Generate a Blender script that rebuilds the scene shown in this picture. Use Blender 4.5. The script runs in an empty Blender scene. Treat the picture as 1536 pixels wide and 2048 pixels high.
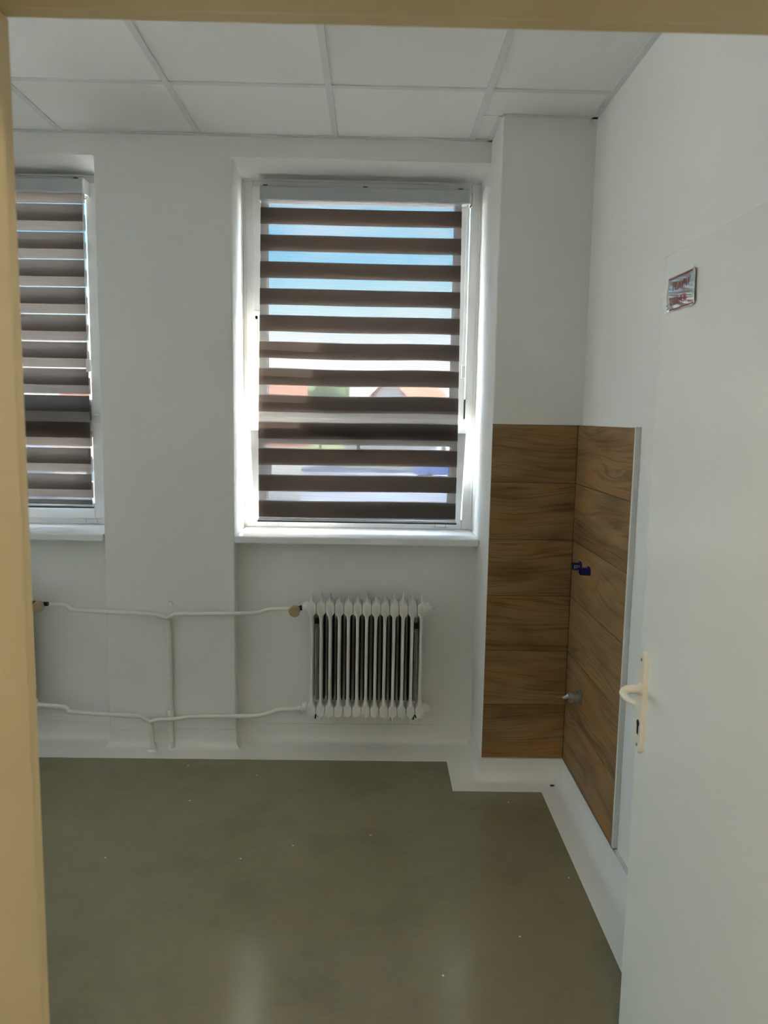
import bpy, bmesh, math, random
from mathutils import Vector, Matrix

random.seed(4)
SC = bpy.context.scene
COL = SC.collection

# ------------------------------------------------------------------ camera
YAW, PITCH, ROLL = 0.01424413, 0.12422983, 0.01678687
CAM_H = 1.61
FPX = 1530.0                      # focal length in pixels of the 1536x2048 frame
_fwd = Vector((math.sin(YAW) * math.cos(PITCH), math.cos(YAW) * math.cos(PITCH), -math.sin(PITCH)))
_rgt = Vector((math.cos(YAW), -math.sin(YAW), 0))
_up = _rgt.cross(_fwd)
_r2 = math.cos(ROLL) * _rgt + math.sin(ROLL) * _up
_u2 = -math.sin(ROLL) * _rgt + math.cos(ROLL) * _up
cam_data = bpy.data.cameras.new('camera')
cam_data.sensor_fit = 'VERTICAL'
cam_data.sensor_height = 36.0
cam_data.sensor_width = 27.0
cam_data.lens = FPX / 2048 * 36.0
cam_data.clip_start = 0.02
cam_data.clip_end = 400
cam_data.dof.use_dof = True
cam_data.dof.focus_distance = 3.6
cam_data.dof.aperture_fstop = 8.0
cam = bpy.data.objects.new('camera', cam_data)
COL.objects.link(cam)
m3 = Matrix((_r2, _u2, -_fwd)).transposed()
cam.matrix_world = Matrix.Translation((0, 0, CAM_H)) @ m3.to_4x4()
SC.camera = cam

# ------------------------------------------------------------------ sky
world = bpy.data.worlds.new('sky')
SC.world = world
world.use_nodes = True
wt = world.node_tree
wt.nodes.clear()
SKY_STRENGTH = 9.6
w_out = wt.nodes.new('ShaderNodeOutputWorld')
w_bg = wt.nodes.new('ShaderNodeBackground')
w_tc = wt.nodes.new('ShaderNodeTexCoord')
w_sep = wt.nodes.new('ShaderNodeSeparateXYZ')
w_ramp = wt.nodes.new('ShaderNodeValToRGB')
w_noise = wt.nodes.new('ShaderNodeTexNoise')
w_map = wt.nodes.new('ShaderNodeMapping')
w_mix = wt.nodes.new('ShaderNodeMix')
w_mix.data_type = 'RGBA'
w_cr = wt.nodes.new('ShaderNodeValToRGB')
wt.links.new(w_tc.outputs['Generated'], w_sep.inputs[0])
wt.links.new(w_sep.outputs['Z'], w_ramp.inputs[0])
e = w_ramp.color_ramp.elements
e[0].position = 0.0
e[0].color = (1.0, 0.985, 0.96, 1)
e[1].position = 1.0
e[1].color = (0.58, 0.66, 0.84, 1)
for p, c in ((0.07, (0.96, 0.99, 1.0, 1)), (0.14, (0.46, 0.80, 0.96, 1)), (0.20, (0.12, 0.58, 0.92, 1)), (0.34, (0.36, 0.64, 0.88, 1)), (0.5, (0.56, 0.70, 0.90, 1))):
    n = e.new(p)
    n.color = c
w_map.inputs['Scale'].default_value = (3, 3, 9)
wt.links.new(w_tc.outputs['Generated'], w_map.inputs[0])
wt.links.new(w_map.outputs[0], w_noise.inputs['Vector'])
w_noise.inputs['Scale'].default_value = 1.6
w_noise.inputs['Detail'].default_value = 5
wt.links.new(w_noise.outputs[0], w_cr.inputs[0])
w_cr.color_ramp.elements[0].position = 0.54
w_cr.color_ramp.elements[0].color = (0, 0, 0, 1)
w_cr.color_ramp.elements[1].position = 0.75
w_cr.color_ramp.elements[1].color = (0.5, 0.5, 0.5, 1)
wt.links.new(w_cr.outputs[0], w_mix.inputs[0])
wt.links.new(w_ramp.outputs[0], w_mix.inputs[6])
w_mix.inputs[7].default_value = (0.96, 0.96, 0.96, 1)
wt.links.new(w_mix.outputs[2], w_bg.inputs[0])
w_bg.inputs[1].default_value = SKY_STRENGTH
wt.links.new(w_bg.outputs[0], w_out.inputs[0])

# ------------------------------------------------------------------ sun
SUN_DIR = Vector((-0.69, -0.28, -0.67)).normalized()
sun_data = bpy.data.lights.new('sun', 'SUN')
sun_data.energy = 54.0
sun_data.color = (1.0, 0.945, 0.87)
sun_data.angle = math.radians(0.6)
sun = bpy.data.objects.new('sun', sun_data)
COL.objects.link(sun)
sun.location = (8, 12, 9)
sun.rotation_euler = SUN_DIR.to_track_quat('-Z', 'Y').to_euler()

# ------------------------------------------------------------------ exposure
SC.view_settings.view_transform = 'Standard'
SC.view_settings.look = 'None'
SC.view_settings.gamma = 1.0
SC.view_settings.exposure = 0.16
SC.view_settings.use_curve_mapping = False
try:
    SC.cycles.max_bounces = 14
    SC.cycles.diffuse_bounces = 7
    SC.cycles.transparent_max_bounces = 24
    SC.cycles.sample_clamp_indirect = 30.0
    SC.cycles.caustics_reflective = False
    SC.cycles.caustics_refractive = False
except Exception:
    pass

# ================================================================== materials
def new_mat(name):
    m = bpy.data.materials.new(name)
    m.use_nodes = True
    nt = m.node_tree
    b = nt.nodes['Principled BSDF']
    return m, nt, b

def node(nt, kind, **kw):
    n = nt.nodes.new(kind)
    for k, v in kw.items():
        if hasattr(n, k):
            setattr(n, k, v)
        else:
            n.inputs[k].default_value = v
    return n

def ramp(nt, stops):
    r = nt.nodes.new('ShaderNodeValToRGB')
    el = r.color_ramp.elements
    el[0].position, el[0].color = stops[0][0], (*stops[0][1], 1)
    el[1].position, el[1].color = stops[-1][0], (*stops[-1][1], 1)
    for p, c in stops[1:-1]:
        x = el.new(p)
        x.color = (*c, 1)
    return r

def paint(name, col, rough=0.6, var=0.04, nscale=3.0, bump=0.0, bscale=200.0, spec=0.3, metal=0.0):
    """plain painted / plastic surface: slight tonal variation plus optional fine relief"""
    m, nt, b = new_mat(name)
    tc = node(nt, 'ShaderNodeTexCoord')
    nz = node(nt, 'ShaderNodeTexNoise', Scale=nscale, Detail=4.0)
    nt.links.new(tc.outputs['Object'], nz.inputs['Vector'])
    r = ramp(nt, [(0.3, [c * (1 - var) for c in col]), (0.7, [min(1, c * (1 + var)) for c in col])])
    nt.links.new(nz.outputs[0], r.inputs[0])
    nt.links.new(r.outputs[0], b.inputs['Base Color'])
    b.inputs['Roughness'].default_value = rough
    b.inputs['Specular IOR Level'].default_value = spec
    b.inputs['Metallic'].default_value = metal
    if bump:
        n2 = node(nt, 'ShaderNodeTexNoise', Scale=bscale, Detail=3.0)
        nt.links.new(tc.outputs['Object'], n2.inputs['Vector'])
        bp = node(nt, 'ShaderNodeBump', Strength=bump, Distance=0.002)
        nt.links.new(n2.outputs[0], bp.inputs['Height'])
        nt.links.new(bp.outputs[0], b.inputs['Normal'])
    return m

M = {}
M['wall'] = paint('wall_paint', (0.80, 0.80, 0.775), 0.75, 0.02, 1.2, 0.25, 140, 0.2)
M['corridor_wall'] = paint('corridor_wall_paint', (0.74, 0.70, 0.58), 0.75, 0.02, 1.2, 0.1, 140, 0.2)
M['ceiling_tile'] = paint('mineral_fibre_tile', (0.87, 0.865, 0.85), 0.9, 0.02, 160.0, 0.5, 420, 0.1)
M['grid'] = paint('white_grid_steel', (0.72, 0.72, 0.71), 0.4, 0.01, 5, 0, 1, 0.4)
M['slab'] = paint('concrete_slab', (0.3, 0.3, 0.29), 0.9)
M['pvc'] = paint('white_window_plastic', (0.84, 0.84, 0.82), 0.3, 0.01, 5, 0, 1, 0.45)
M['sill'] = paint('white_sill_laminate', (0.80, 0.81, 0.81), 0.35, 0.01, 5, 0, 1, 0.4)
M['gasket'] = paint('dark_rubber_gasket', (0.05, 0.05, 0.055), 0.6)
M['cove'] = paint('white_cove_vinyl', (0.76, 0.755, 0.72), 0.38, 0.02, 4, 0, 1, 0.45)
M['radiator'] = paint('radiator_enamel', (0.80, 0.80, 0.76), 0.4, 0.02, 8, 0, 1, 0.45)
M['radiator_gap_shade'] = paint('painted_gap_shade', (0.012, 0.011, 0.010), 0.7, 0.15, 14)  # near-black colour stands in for the shade deep between the sections
M['pipe'] = paint('pipe_enamel', (0.78, 0.775, 0.72), 0.42, 0.02, 8, 0, 1, 0.45)
M['black_iron'] = paint('black_iron', (0.02, 0.02, 0.02), 0.5)
M['knob'] = paint('yellowed_plastic', (0.46, 0.34, 0.19), 0.5, 0.08, 40)
M['knob_face'] = paint('yellowed_plastic_light', (0.60, 0.50, 0.33), 0.5, 0.08, 40)
M['bracket'] = paint('bracket_steel', (0.40, 0.38, 0.35), 0.5, 0.08, 30)
M['door'] = paint('door_paint', (0.80, 0.80, 0.75), 0.27, 0.012, 2.5, 0.06, 60, 0.45)
M['handle'] = paint('cream_handle_enamel', (0.78, 0.73, 0.62), 0.35, 0.02, 30, 0, 1, 0.5)
M['frame'] = paint('cream_frame_paint', (0.72, 0.60, 0.37), 0.42, 0.03, 6, 0.05, 60, 0.4)
M['grout'] = paint('dark_grout', (0.05, 0.035, 0.02), 0.9)
M['trim'] = paint('white_tile_trim', (0.74, 0.74, 0.71), 0.5, 0.02, 6)
M['blue'] = paint('blue_plastic', (0.012, 0.022, 0.16), 0.4, 0.1, 60)
M['chrome'] = paint('dull_chrome', (0.55, 0.56, 0.55), 0.35, 0.1, 60, 0, 1, 0.5, 0.85)
M['grey_plastic'] = paint('grey_plastic', (0.20, 0.19, 0.18), 0.55, 0.1, 60)
M['red_ink'] = paint('red_ink', (0.30, 0.035, 0.03), 0.5)
M['rail'] = paint('anodised_rail', (0.62, 0.62, 0.62), 0.35, 0.01, 5, 0, 1, 0.5)
M['box_grey'] = paint('grey_white_cassette', (0.46, 0.475, 0.485), 0.4, 0.01, 5)
M['clip'] = paint('smoky_plastic_clip', (0.10, 0.10, 0.10), 0.4)
M['render'] = paint('outdoor_render', (0.78, 0.74, 0.66), 0.9, 0.05, 2)
M['brickred'] = paint('roof_clay', (0.62, 0.28, 0.19), 0.85, 0.12, 6)
M['bounce_paving'] = paint('bounce_concrete', (0.70, 0.685, 0.64), 0.9, 0.1, 0.5)
M['asphalt'] = paint('outdoor_paving', (0.30, 0.36, 0.48), 0.9, 0.35, 0.16)
M['grass'] = paint('outdoor_grass', (0.30, 0.36, 0.18), 0.95, 0.25, 0.8)
M['leaf'] = paint('outdoor_leaf', (0.16, 0.24, 0.10), 0.9, 0.3, 3)
M['bark'] = paint('outdoor_bark', (0.2, 0.15, 0.1), 0.9, 0.2, 8)
M['dark_glass'] = paint('outdoor_dark_glass', (0.08, 0.1, 0.12), 0.15)
M['car'] = paint('outdoor_blue_car', (0.10, 0.22, 0.55), 0.3)

def floor_material():
    m, nt, b = new_mat('olive_vinyl_floor')
    tc = node(nt, 'ShaderNodeTexCoord')
    n1 = node(nt, 'ShaderNodeTexNoise', Scale=1.3, Detail=6.0, Roughness=0.6)
    nt.links.new(tc.outputs['Object'], n1.inputs['Vector'])
    r1 = ramp(nt, [(0.25, (0.195, 0.174, 0.103)), (0.5, (0.215, 0.195, 0.118)), (0.8, (0.235, 0.216, 0.136))])
    nt.links.new(n1.outputs[0], r1.inputs[0])
    # fine directional marbling
    mp = node(nt, 'ShaderNodeMapping')
    mp.inputs['Scale'].default_value = (26, 60, 1)
    nt.links.new(tc.outputs['Object'], mp.inputs[0])
    n2 = node(nt, 'ShaderNodeTexNoise', Scale=1.0, Detail=5.0)
    nt.links.new(mp.outputs[0], n2.inputs['Vector'])
    r2 = ramp(nt, [(0.35, (0.965, 0.965, 0.965)), (0.65, (1.02, 1.02, 1.02))])
    nt.links.new(n2.outputs[0], r2.inputs[0])
    mx = node(nt, 'ShaderNodeMix', data_type='RGBA', blend_type='MULTIPLY')
    mx.inputs[0].default_value = 1
    nt.links.new(r1.outputs[0], mx.inputs[6])
    nt.links.new(r2.outputs[0], mx.inputs[7])
    # scuffs
    n3 = node(nt, 'ShaderNodeTexNoise', Scale=3.4, Detail=3.0, Roughness=0.6)
    nt.links.new(tc.outputs['Object'], n3.inputs['Vector'])
    r3 = ramp(nt, [(0.50, (1, 1, 1)), (0.75, (0.84, 0.84, 0.84))])
    nt.links.new(n3.outputs[0], r3.inputs[0])
    mx2 = node(nt, 'ShaderNodeMix', data_type='RGBA', blend_type='MULTIPLY')
    mx2.inputs[0].default_value = 1
    nt.links.new(mx.outputs[2], mx2.inputs[6])
    nt.links.new(r3.outputs[0], mx2.inputs[7])
    # white crumbs
    vo = node(nt, 'ShaderNodeTexVoronoi', Scale=1.9, voronoi_dimensions='2D')
    nt.links.new(tc.outputs['Object'], vo.inputs['Vector'])
    r4 = ramp(nt, [(0.005, (1, 1, 1)), (0.008, (0, 0, 0))])
    nt.links.new(vo.outputs['Distance'], r4.inputs[0])
    mx3 = node(nt, 'ShaderNodeMix', data_type='RGBA')
    nt.links.new(r4.outputs[0], mx3.inputs[0])
    nt.links.new(mx2.outputs[2], mx3.inputs[6])
    mx3.inputs[7].default_value = (0.7, 0.68, 0.6, 1)
    nt.links.new(mx3.outputs[2], b.inputs['Base Color'])
    b.inputs['Roughness'].default_value = 0.18
    b.inputs['Specular IOR Level'].default_value = 0.5
    bp = node(nt, 'ShaderNodeBump', Strength=0.02, Distance=0.002)
    nt.links.new(n2.outputs[0], bp.inputs['Height'])
    nt.links.new(bp.outputs[0], b.inputs['Normal'])
    return m
M['floor'] = floor_material()

def wood_material():
    """wood-look ceramic plank, grain along local X; every plank gets its own cut"""
    m, nt, b = new_mat('oak_look_tile')
    tc = node(nt, 'ShaderNodeTexCoord')
    oi = node(nt, 'ShaderNodeObjectInfo')
    mul = node(nt, 'ShaderNodeVectorMath', operation='SCALE')
    comb = node(nt, 'ShaderNodeCombineXYZ')
    for i in range(3):
        nt.links.new(oi.outputs['Random'], comb.inputs[i])
    nt.links.new(comb.outputs[0], mul.inputs[0])
    mul.inputs['Scale'].default_value = 37.0
    add = node(nt, 'ShaderNodeVectorMath', operation='ADD')
    nt.links.new(tc.outputs['Object'], add.inputs[0])
    nt.links.new(mul.outputs[0], add.inputs[1])
    # large slow warp bends the rings into arches
    mp0 = node(nt, 'ShaderNodeMapping')
    mp0.inputs['Scale'].default_value = (1.0, 1, 4.6)
    nt.links.new(add.outputs[0], mp0.inputs[0])
    nw = node(nt, 'ShaderNodeTexNoise', Scale=1.0, Detail=2.0, Roughness=0.45)
    nt.links.new(mp0.outputs[0], nw.inputs['Vector'])
    mr = node(nt, 'ShaderNodeMath', operation='MULTIPLY')
    nt.links.new(nw.outputs[0], mr.inputs[0])
    mr.inputs[1].default_value = 13.0
    fr = node(nt, 'ShaderNodeMath', operation='PINGPONG')
    nt.links.new(mr.outputs[0], fr.inputs[0])
    fr.inputs[1].default_value = 1.0
    # fine fibres
    mp1 = node(nt, 'ShaderNodeMapping')
    mp1.inputs['Scale'].default_value = (3.0, 1, 120)
    nt.links.new(add.outputs[0], mp1.inputs[0])
    wk = node(nt, 'ShaderNodeMath', operation='MULTIPLY')
    nt.links.new(nw.outputs[0], wk.inputs[0])
    wk.inputs[1].default_value = 30.0
    wc = node(nt, 'ShaderNodeCombineXYZ')
    nt.links.new(wk.outputs[0], wc.inputs[2])
    wa = node(nt, 'ShaderNodeVectorMath', operation='ADD')
    nt.links.new(mp1.outputs[0], wa.inputs[0])
    nt.links.new(wc.outputs[0], wa.inputs[1])
    nf = node(nt, 'ShaderNodeTexNoise', Scale=1.0, Detail=4.0, Roughness=0.6)
    nt.links.new(wa.outputs[0], nf.inputs['Vector'])
    # broad tonal patches
    mp2 = node(nt, 'ShaderNodeMapping')
    mp2.inputs['Scale'].default_value = (2.2, 1, 9)
    nt.links.new(add.outputs[0], mp2.inputs[0])
    npch = node(nt, 'ShaderNodeTexNoise', Scale=1.0, Detail=2.0)
    nt.links.new(mp2.outputs[0], npch.inputs['Vector'])
    rp = ramp(nt, [(0.32, (0.215, 0.118, 0.046)), (0.5, (0.305, 0.192, 0.086)), (0.66, (0.335, 0.172, 0.060))])
    nt.links.new(npch.outputs[0], rp.inputs[0])
    rg = ramp(nt, [(0.0, (0.84, 0.82, 0.79)), (0.35, (0.98, 0.98, 0.98)), (1.0, (1.05, 1.05, 1.05))])
    nt.links.new(fr.outputs[0], rg.inputs[0])
    rf = ramp(nt, [(0.36, (0.56, 0.53, 0.49)), (0.50, (1.0, 1.0, 1.0)), (0.72, (1.10, 1.10, 1.10))])
    nt.links.new(nf.outputs[0], rf.inputs[0])
    a1 = node(nt, 'ShaderNodeMix', data_type='RGBA', blend_type='MULTIPLY')
    a1.inputs[0].default_value = 1
    nt.links.new(rp.outputs[0], a1.inputs[6])
    nt.links.new(rg.outputs[0], a1.inputs[7])
    a2 = node(nt, 'ShaderNodeMix', data_type='RGBA', blend_type='MULTIPLY')
    a2.inputs[0].default_value = 0.8
    nt.links.new(a1.outputs[2], a2.inputs[6])
    nt.links.new(rf.outputs[0], a2.inputs[7])
    nt.links.new(a2.outputs[2], b.inputs['Base Color'])
    b.inputs['Roughness'].default_value = 0.55
    b.inputs['Specular IOR Level'].default_value = 0.3
    bp = node(nt, 'ShaderNodeBump', Strength=0.15, Distance=0.001)
    nt.links.new(nf.outputs[0], bp.inputs['Height'])
    nt.links.new(bp.outputs[0], b.inputs['Normal'])
    return m
M['wood'] = wood_material()

def glass_material():
    m = bpy.data.materials.new('window_glass')
    m.use_nodes = True
    nt = m.node_tree
    nt.nodes.clear()
    out = node(nt, 'ShaderNodeOutputMaterial')
    tr = node(nt, 'ShaderNodeBsdfTransparent')
    tr.inputs[0].default_value = (0.97, 0.97, 0.965, 1)
    gl = node(nt, 'ShaderNodeBsdfGlossy', Roughness=0.02)
    lw = node(nt, 'ShaderNodeLayerWeight', Blend=0.5)
    pw = node(nt, 'ShaderNodeMath', operation='POWER')
    nt.links.new(lw.outputs['Facing'], pw.inputs[0])
    pw.inputs[1].default_value = 5.0
    fz = node(nt, 'ShaderNodeMath', operation='MULTIPLY_ADD')
    nt.links.new(pw.outputs[0], fz.inputs[0])
    fz.inputs[1].default_value = 0.90
    fz.inputs[2].default_value = 0.035
    mx = node(nt, 'ShaderNodeMixShader')
    nt.links.new(fz.outputs[0], mx.inputs[0])
    nt.links.new(tr.outputs[0], mx.inputs[1])
    nt.links.new(gl.outputs[0], mx.inputs[2])
    nt.links.new(mx.outputs[0], out.inputs[0])
    return m
M['glass'] = glass_material()

def fabric_material(name, refl, trans, fac):
    """woven blind fabric: reflects on the lit face and glows when lit from behind"""
    m = bpy.data.materials.new(name)
    m.use_nodes = True
    nt = m.node_tree
    nt.nodes.clear()
    out = node(nt, 'ShaderNodeOutputMaterial')
    tc = node(nt, 'ShaderNodeTexCoord')
    nz = node(nt, 'ShaderNodeTexNoise', Scale=350.0, Detail=2.0)
    nt.links.new(tc.outputs['Object'], nz.inputs['Vector'])
    r = ramp(nt, [(0.3, [c * 0.9 for c in refl]), (0.7, [c * 1.1 for c in refl])])
    nt.links.new(nz.outputs[0], r.inputs[0])
    df = node(nt, 'ShaderNodeBsdfDiffuse')
    nt.links.new(r.outputs[0], df.inputs[0])
    tl = node(nt, 'ShaderNodeBsdfTranslucent')
    tl.inputs[0].default_value = (*trans, 1)
    mx = node(nt, 'ShaderNodeMixShader')
    mx.inputs[0].default_value = fac
    nt.links.new(df.outputs[0], mx.inputs[1])
    nt.links.new(tl.outputs[0], mx.inputs[2])
    nt.links.new(mx.outputs[0], out.inputs[0])
    return m
M['band'] = fabric_material('brown_blind_fabric', (0.05, 0.043, 0.041), (0.175, 0.145, 0.122), 0.5)

def sheer_material():
    m = bpy.data.materials.new('sheer_thread_fabric')
    m.use_nodes = True
    nt = m.node_tree
    nt.nodes.clear()
    out = node(nt, 'ShaderNodeOutputMaterial')
    tc = node(nt, 'ShaderNodeTexCoord')
    sp = node(nt, 'ShaderNodeSeparateXYZ')
    nt.links.new(tc.outputs['Object'], sp.inputs[0])
    # fine horizontal threads every 6 mm
    mu = node(nt, 'ShaderNodeMath', operation='MULTIPLY')
    nt.links.new(sp.outputs['Z'], mu.inputs[0])
    mu.inputs[1].default_value = 1 / 0.0062
    fr = node(nt, 'ShaderNodeMath', operation='FRACT')
    nt.links.new(mu.outputs[0], fr.inputs[0])
    r = ramp(nt, [(0.0, (0.90, 0.90, 0.90)), (0.3, (0.55, 0.55, 0.55)), (0.7, (0.55, 0.55, 0.55)), (1.0, (0.90, 0.90, 0.90))])
    nt.links.new(fr.outputs[0], r.inputs[0])
    tr = node(nt, 'ShaderNodeBsdfTransparent')
    tr.inputs[0].default_value = (0.86, 0.86, 0.86, 1)
    df = node(nt, 'ShaderNodeBsdfDiffuse')
    df.inputs[0].default_value = (0.50, 0.46, 0.43, 1)
    tl = node(nt, 'ShaderNodeBsdfTranslucent')
    tl.inputs[0].default_value = (0.11, 0.098, 0.092, 1)
    m1 = node(nt, 'ShaderNodeMixShader')
    m1.inputs[0].default_value = 0.5
    nt.links.new(df.outputs[0], m1.inputs[1])
    nt.links.new(tl.outputs[0], m1.inputs[2])
    m2 = node(nt, 'ShaderNodeMixShader')
    nt.links.new(r.outputs[0], m2.inputs[0])
    nt.links.new(tr.outputs[0], m2.inputs[1])
    nt.links.new(m1.outputs[0], m2.inputs[2])
    nt.links.new(m2.outputs[0], out.inputs[0])
    return m
M['sheer'] = sheer_material()

def film_material():
    m, nt, b = new_mat('glossy_plastic_sleeve')
    tc = node(nt, 'ShaderNodeTexCoord')
    nz = node(nt, 'ShaderNodeTexNoise', Scale=30.0, Detail=2.0)
    nt.links.new(tc.outputs['Object'], nz.inputs['Vector'])
    r = ramp(nt, [(0.3, (0.36, 0.33, 0.33)), (0.7, (0.44, 0.40, 0.40))])
    nt.links.new(nz.outputs[0], r.inputs[0])
    nt.links.new(r.outputs[0], b.inputs['Base Color'])
    b.inputs['Roughness'].default_value = 0.10
    b.inputs['IOR'].default_value = 1.9
    b.inputs['Specular IOR Level'].default_value = 0.5
    b.inputs['Coat IOR'].default_value = 1.8
    b.inputs['Coat Weight'].default_value = 1.0
    b.inputs['Coat Roughness'].default_value = 0.04
    return m
M['film'] = film_material()

def lamp_material(name, col, strength):
    m, nt, b = new_mat(name)
    b.inputs['Base Color'].default_value = (0.9, 0.9, 0.9, 1)
    b.inputs['Emission Color'].default_value = (*col, 1)
    b.inputs['Emission Strength'].default_value = strength
    return m
M['lamp'] = lamp_material('added_lamp_diffuser', (1.0, 0.86, 0.66), 29.0)

# ================================================================== geometry helpers
class MB:
    def __init__(self):
        self.v, self.f = [], []

    def add(self, vs, fs):
        o = len(self.v)
        self.v += [tuple(p) for p in vs]
        self.f += [tuple(i + o for i in f) for f in fs]
        return self

    def box(self, x0, x1, y0, y1, z0, z1):
        vs = [(x0, y0, z0), (x1, y0, z0), (x1, y1, z0), (x0, y1, z0), (x0, y0, z1), (x1, y0, z1), (x1, y1, z1), (x0, y1, z1)]
        fs = [(0, 3, 2, 1), (4, 5, 6, 7), (0, 1, 5, 4), (1, 2, 6, 5), (2, 3, 7, 6), (3, 0, 4, 7)]
        return self.add(vs, fs)

    def loft(self, rings, cap=True, closed=True):
        n = len(rings[0])
        vs = [p for r in rings for p in r]
        fs = []
        for i in range(len(rings) - 1):
            for j in range(n if closed else n - 1):
                k = (j + 1) % n
                fs.append((i * n + j, i * n + k, (i + 1) * n + k, (i + 1) * n + j))
        if cap:
            fs.append(tuple(reversed(range(n))))
            fs.append(tuple(range((len(rings) - 1) * n, len(rings) * n)))
        return self.add(vs, fs)

    def lathe(self, prof, origin, axis, n=24, cap=True):
        """prof: (distance along axis, radius)"""
        a = Vector(axis).normalized()
        t = Vector((0, 0, 1)) if abs(a.z) < 0.9 else Vector((1, 0, 0))
        u = a.cross(t).normalized()
        w = a.cross(u)
        o = Vector(origin)
        rings = []
        for d, r in prof:
            rings.append([o + a * d + (u * math.cos(2 * math.pi * k / n) + w * math.sin(2 * math.pi * k / n)) * r for k in range(n)])
        return self.loft(rings, cap)

    def tube(self, pts, r, n=14):
        pts = [Vector(p) for p in pts]
        rings = []
        t0 = (pts[1] - pts[0]).normalized()
        ref = Vector((0, 1, 0)) if abs(t0.y) < 0.9 else Vector((1, 0, 0))
        u = t0.cross(ref).normalized()
        for i, p in enumerate(pts):
            if i == 0:
                t = t0
            elif i == len(pts) - 1:
                t = (pts[i] - pts[i - 1]).normalized()
            else:
                t = (pts[i + 1] - pts[i - 1]).normalized()
            u = (u - t * u.dot(t)).normalized()
            w = t.cross(u)
            rr = r[i] if isinstance(r, (list, tuple)) else r
            rings.append([p + (u * math.cos(2 * math.pi * k / n) + w * math.sin(2 * math.pi * k / n)) * rr for k in range(n)])
        return self.loft(rings)

    def mesh(self, name, mat, smooth=None):
        me = bpy.data.meshes.new(name)
        me.from_pydata(self.v, [], self.f)
        bm = bmesh.new()
        bm.from_mesh(me)
        bmesh.ops.recalc_face_normals(bm, faces=bm.faces)
        bm.to_mesh(me)
        bm.free()
        if mat is not None:
            me.materials.append(mat)
        if smooth is not None:
            me.shade_smooth()
            me.set_sharp_from_angle(angle=math.radians(smooth))
        me.update()
        return me

    def build(self, name, mat, parent=None, smooth=None, bevel=0.0, seg=2, loc=None):
        o = bpy.data.objects.new(name, self.mesh(name, mat, smooth))
        COL.objects.link(o)
        if loc is not None:
            o.location = loc
        if parent is not None:
            o.parent = parent
        if bevel:
            add_bevel(o, bevel, seg)
        return o

def add_bevel(o, w, seg=2, angle=35):
    b = o.modifiers.new('bevel', 'BEVEL')
    b.width = w
    b.segments = seg
    b.limit_method = 'ANGLE'
    b.angle_limit = math.radians(angle)
    b.harden_normals = False
    return b

def spline(pts, sub=6):
    """Catmull-Rom through the points"""
    P = [Vector(p) for p in pts]
    P = [P[0] * 2 - P[1]] + P + [P[-1] * 2 - P[-2]]
    out = []
    for i in range(1, len(P) - 2):
        for s in range(sub):
            t = s / sub
            a, b, c, d = P[i - 1], P[i], P[i + 1], P[i + 2]
            out.append(0.5 * ((2 * b) + (c - a) * t + (2 * a - 5 * b + 4 * c - d) * t * t + (3 * b - a - 3 * c + d) * t ** 3))
    out.append(P[-2])
    return out

def empty(name, loc=(0, 0, 0), rz=0.0):
    o = bpy.data.objects.new(name, None)
    o.empty_display_size = 0.1
    COL.objects.link(o)
    o.location = loc
    o.rotation_euler = (0, 0, rz)
    return o

def tag(o, label=None, cat=None, group=None, kind=None):
    if label:
        o['label'] = label
    if cat:
        o['category'] = cat
    if group:
        o['group'] = group
    if kind:
        o['kind'] = kind
    return o

def link_copy(me, name, parent, loc, rot=(0, 0, 0)):
    o = bpy.data.objects.new(name, me)
    COL.objects.link(o)
    o.parent = parent
    o.location = loc
    o.rotation_euler = rot
    return o

# ================================================================== measurements (metres)
YW = 3.545          # pier face of the window wall
YN = 3.625          # back of the radiator niches
YF = 3.844          # room face of the window frames
YO = 4.02           # outside face
XP = 0.500          # left side of the corner pillar
YP = 3.262          # face of the corner pillar wall
YPT = 3.255         # tile face on it
XR = 0.884          # right wall
XRT = 0.866         # tile face on it
XL = -5.00          # left wall
ZC = 2.820          # underside of ceiling grid
ZH = 2.730          # window head
ZS = 1.045          # sill top
Y0 = 0.79           # door wall, room face
Y0C = 0.60          # door wall, corridor face
W1 = (-0.648, XP)   # window bay with the open hopper
W2 = (-2.420, -1.254)
YC = 2.95            # face of an unseen column added to shade the pier
W4 = (-4.190, -3.020)   # unseen bay added to let in more daylight
ZTOP = 2.98

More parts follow.
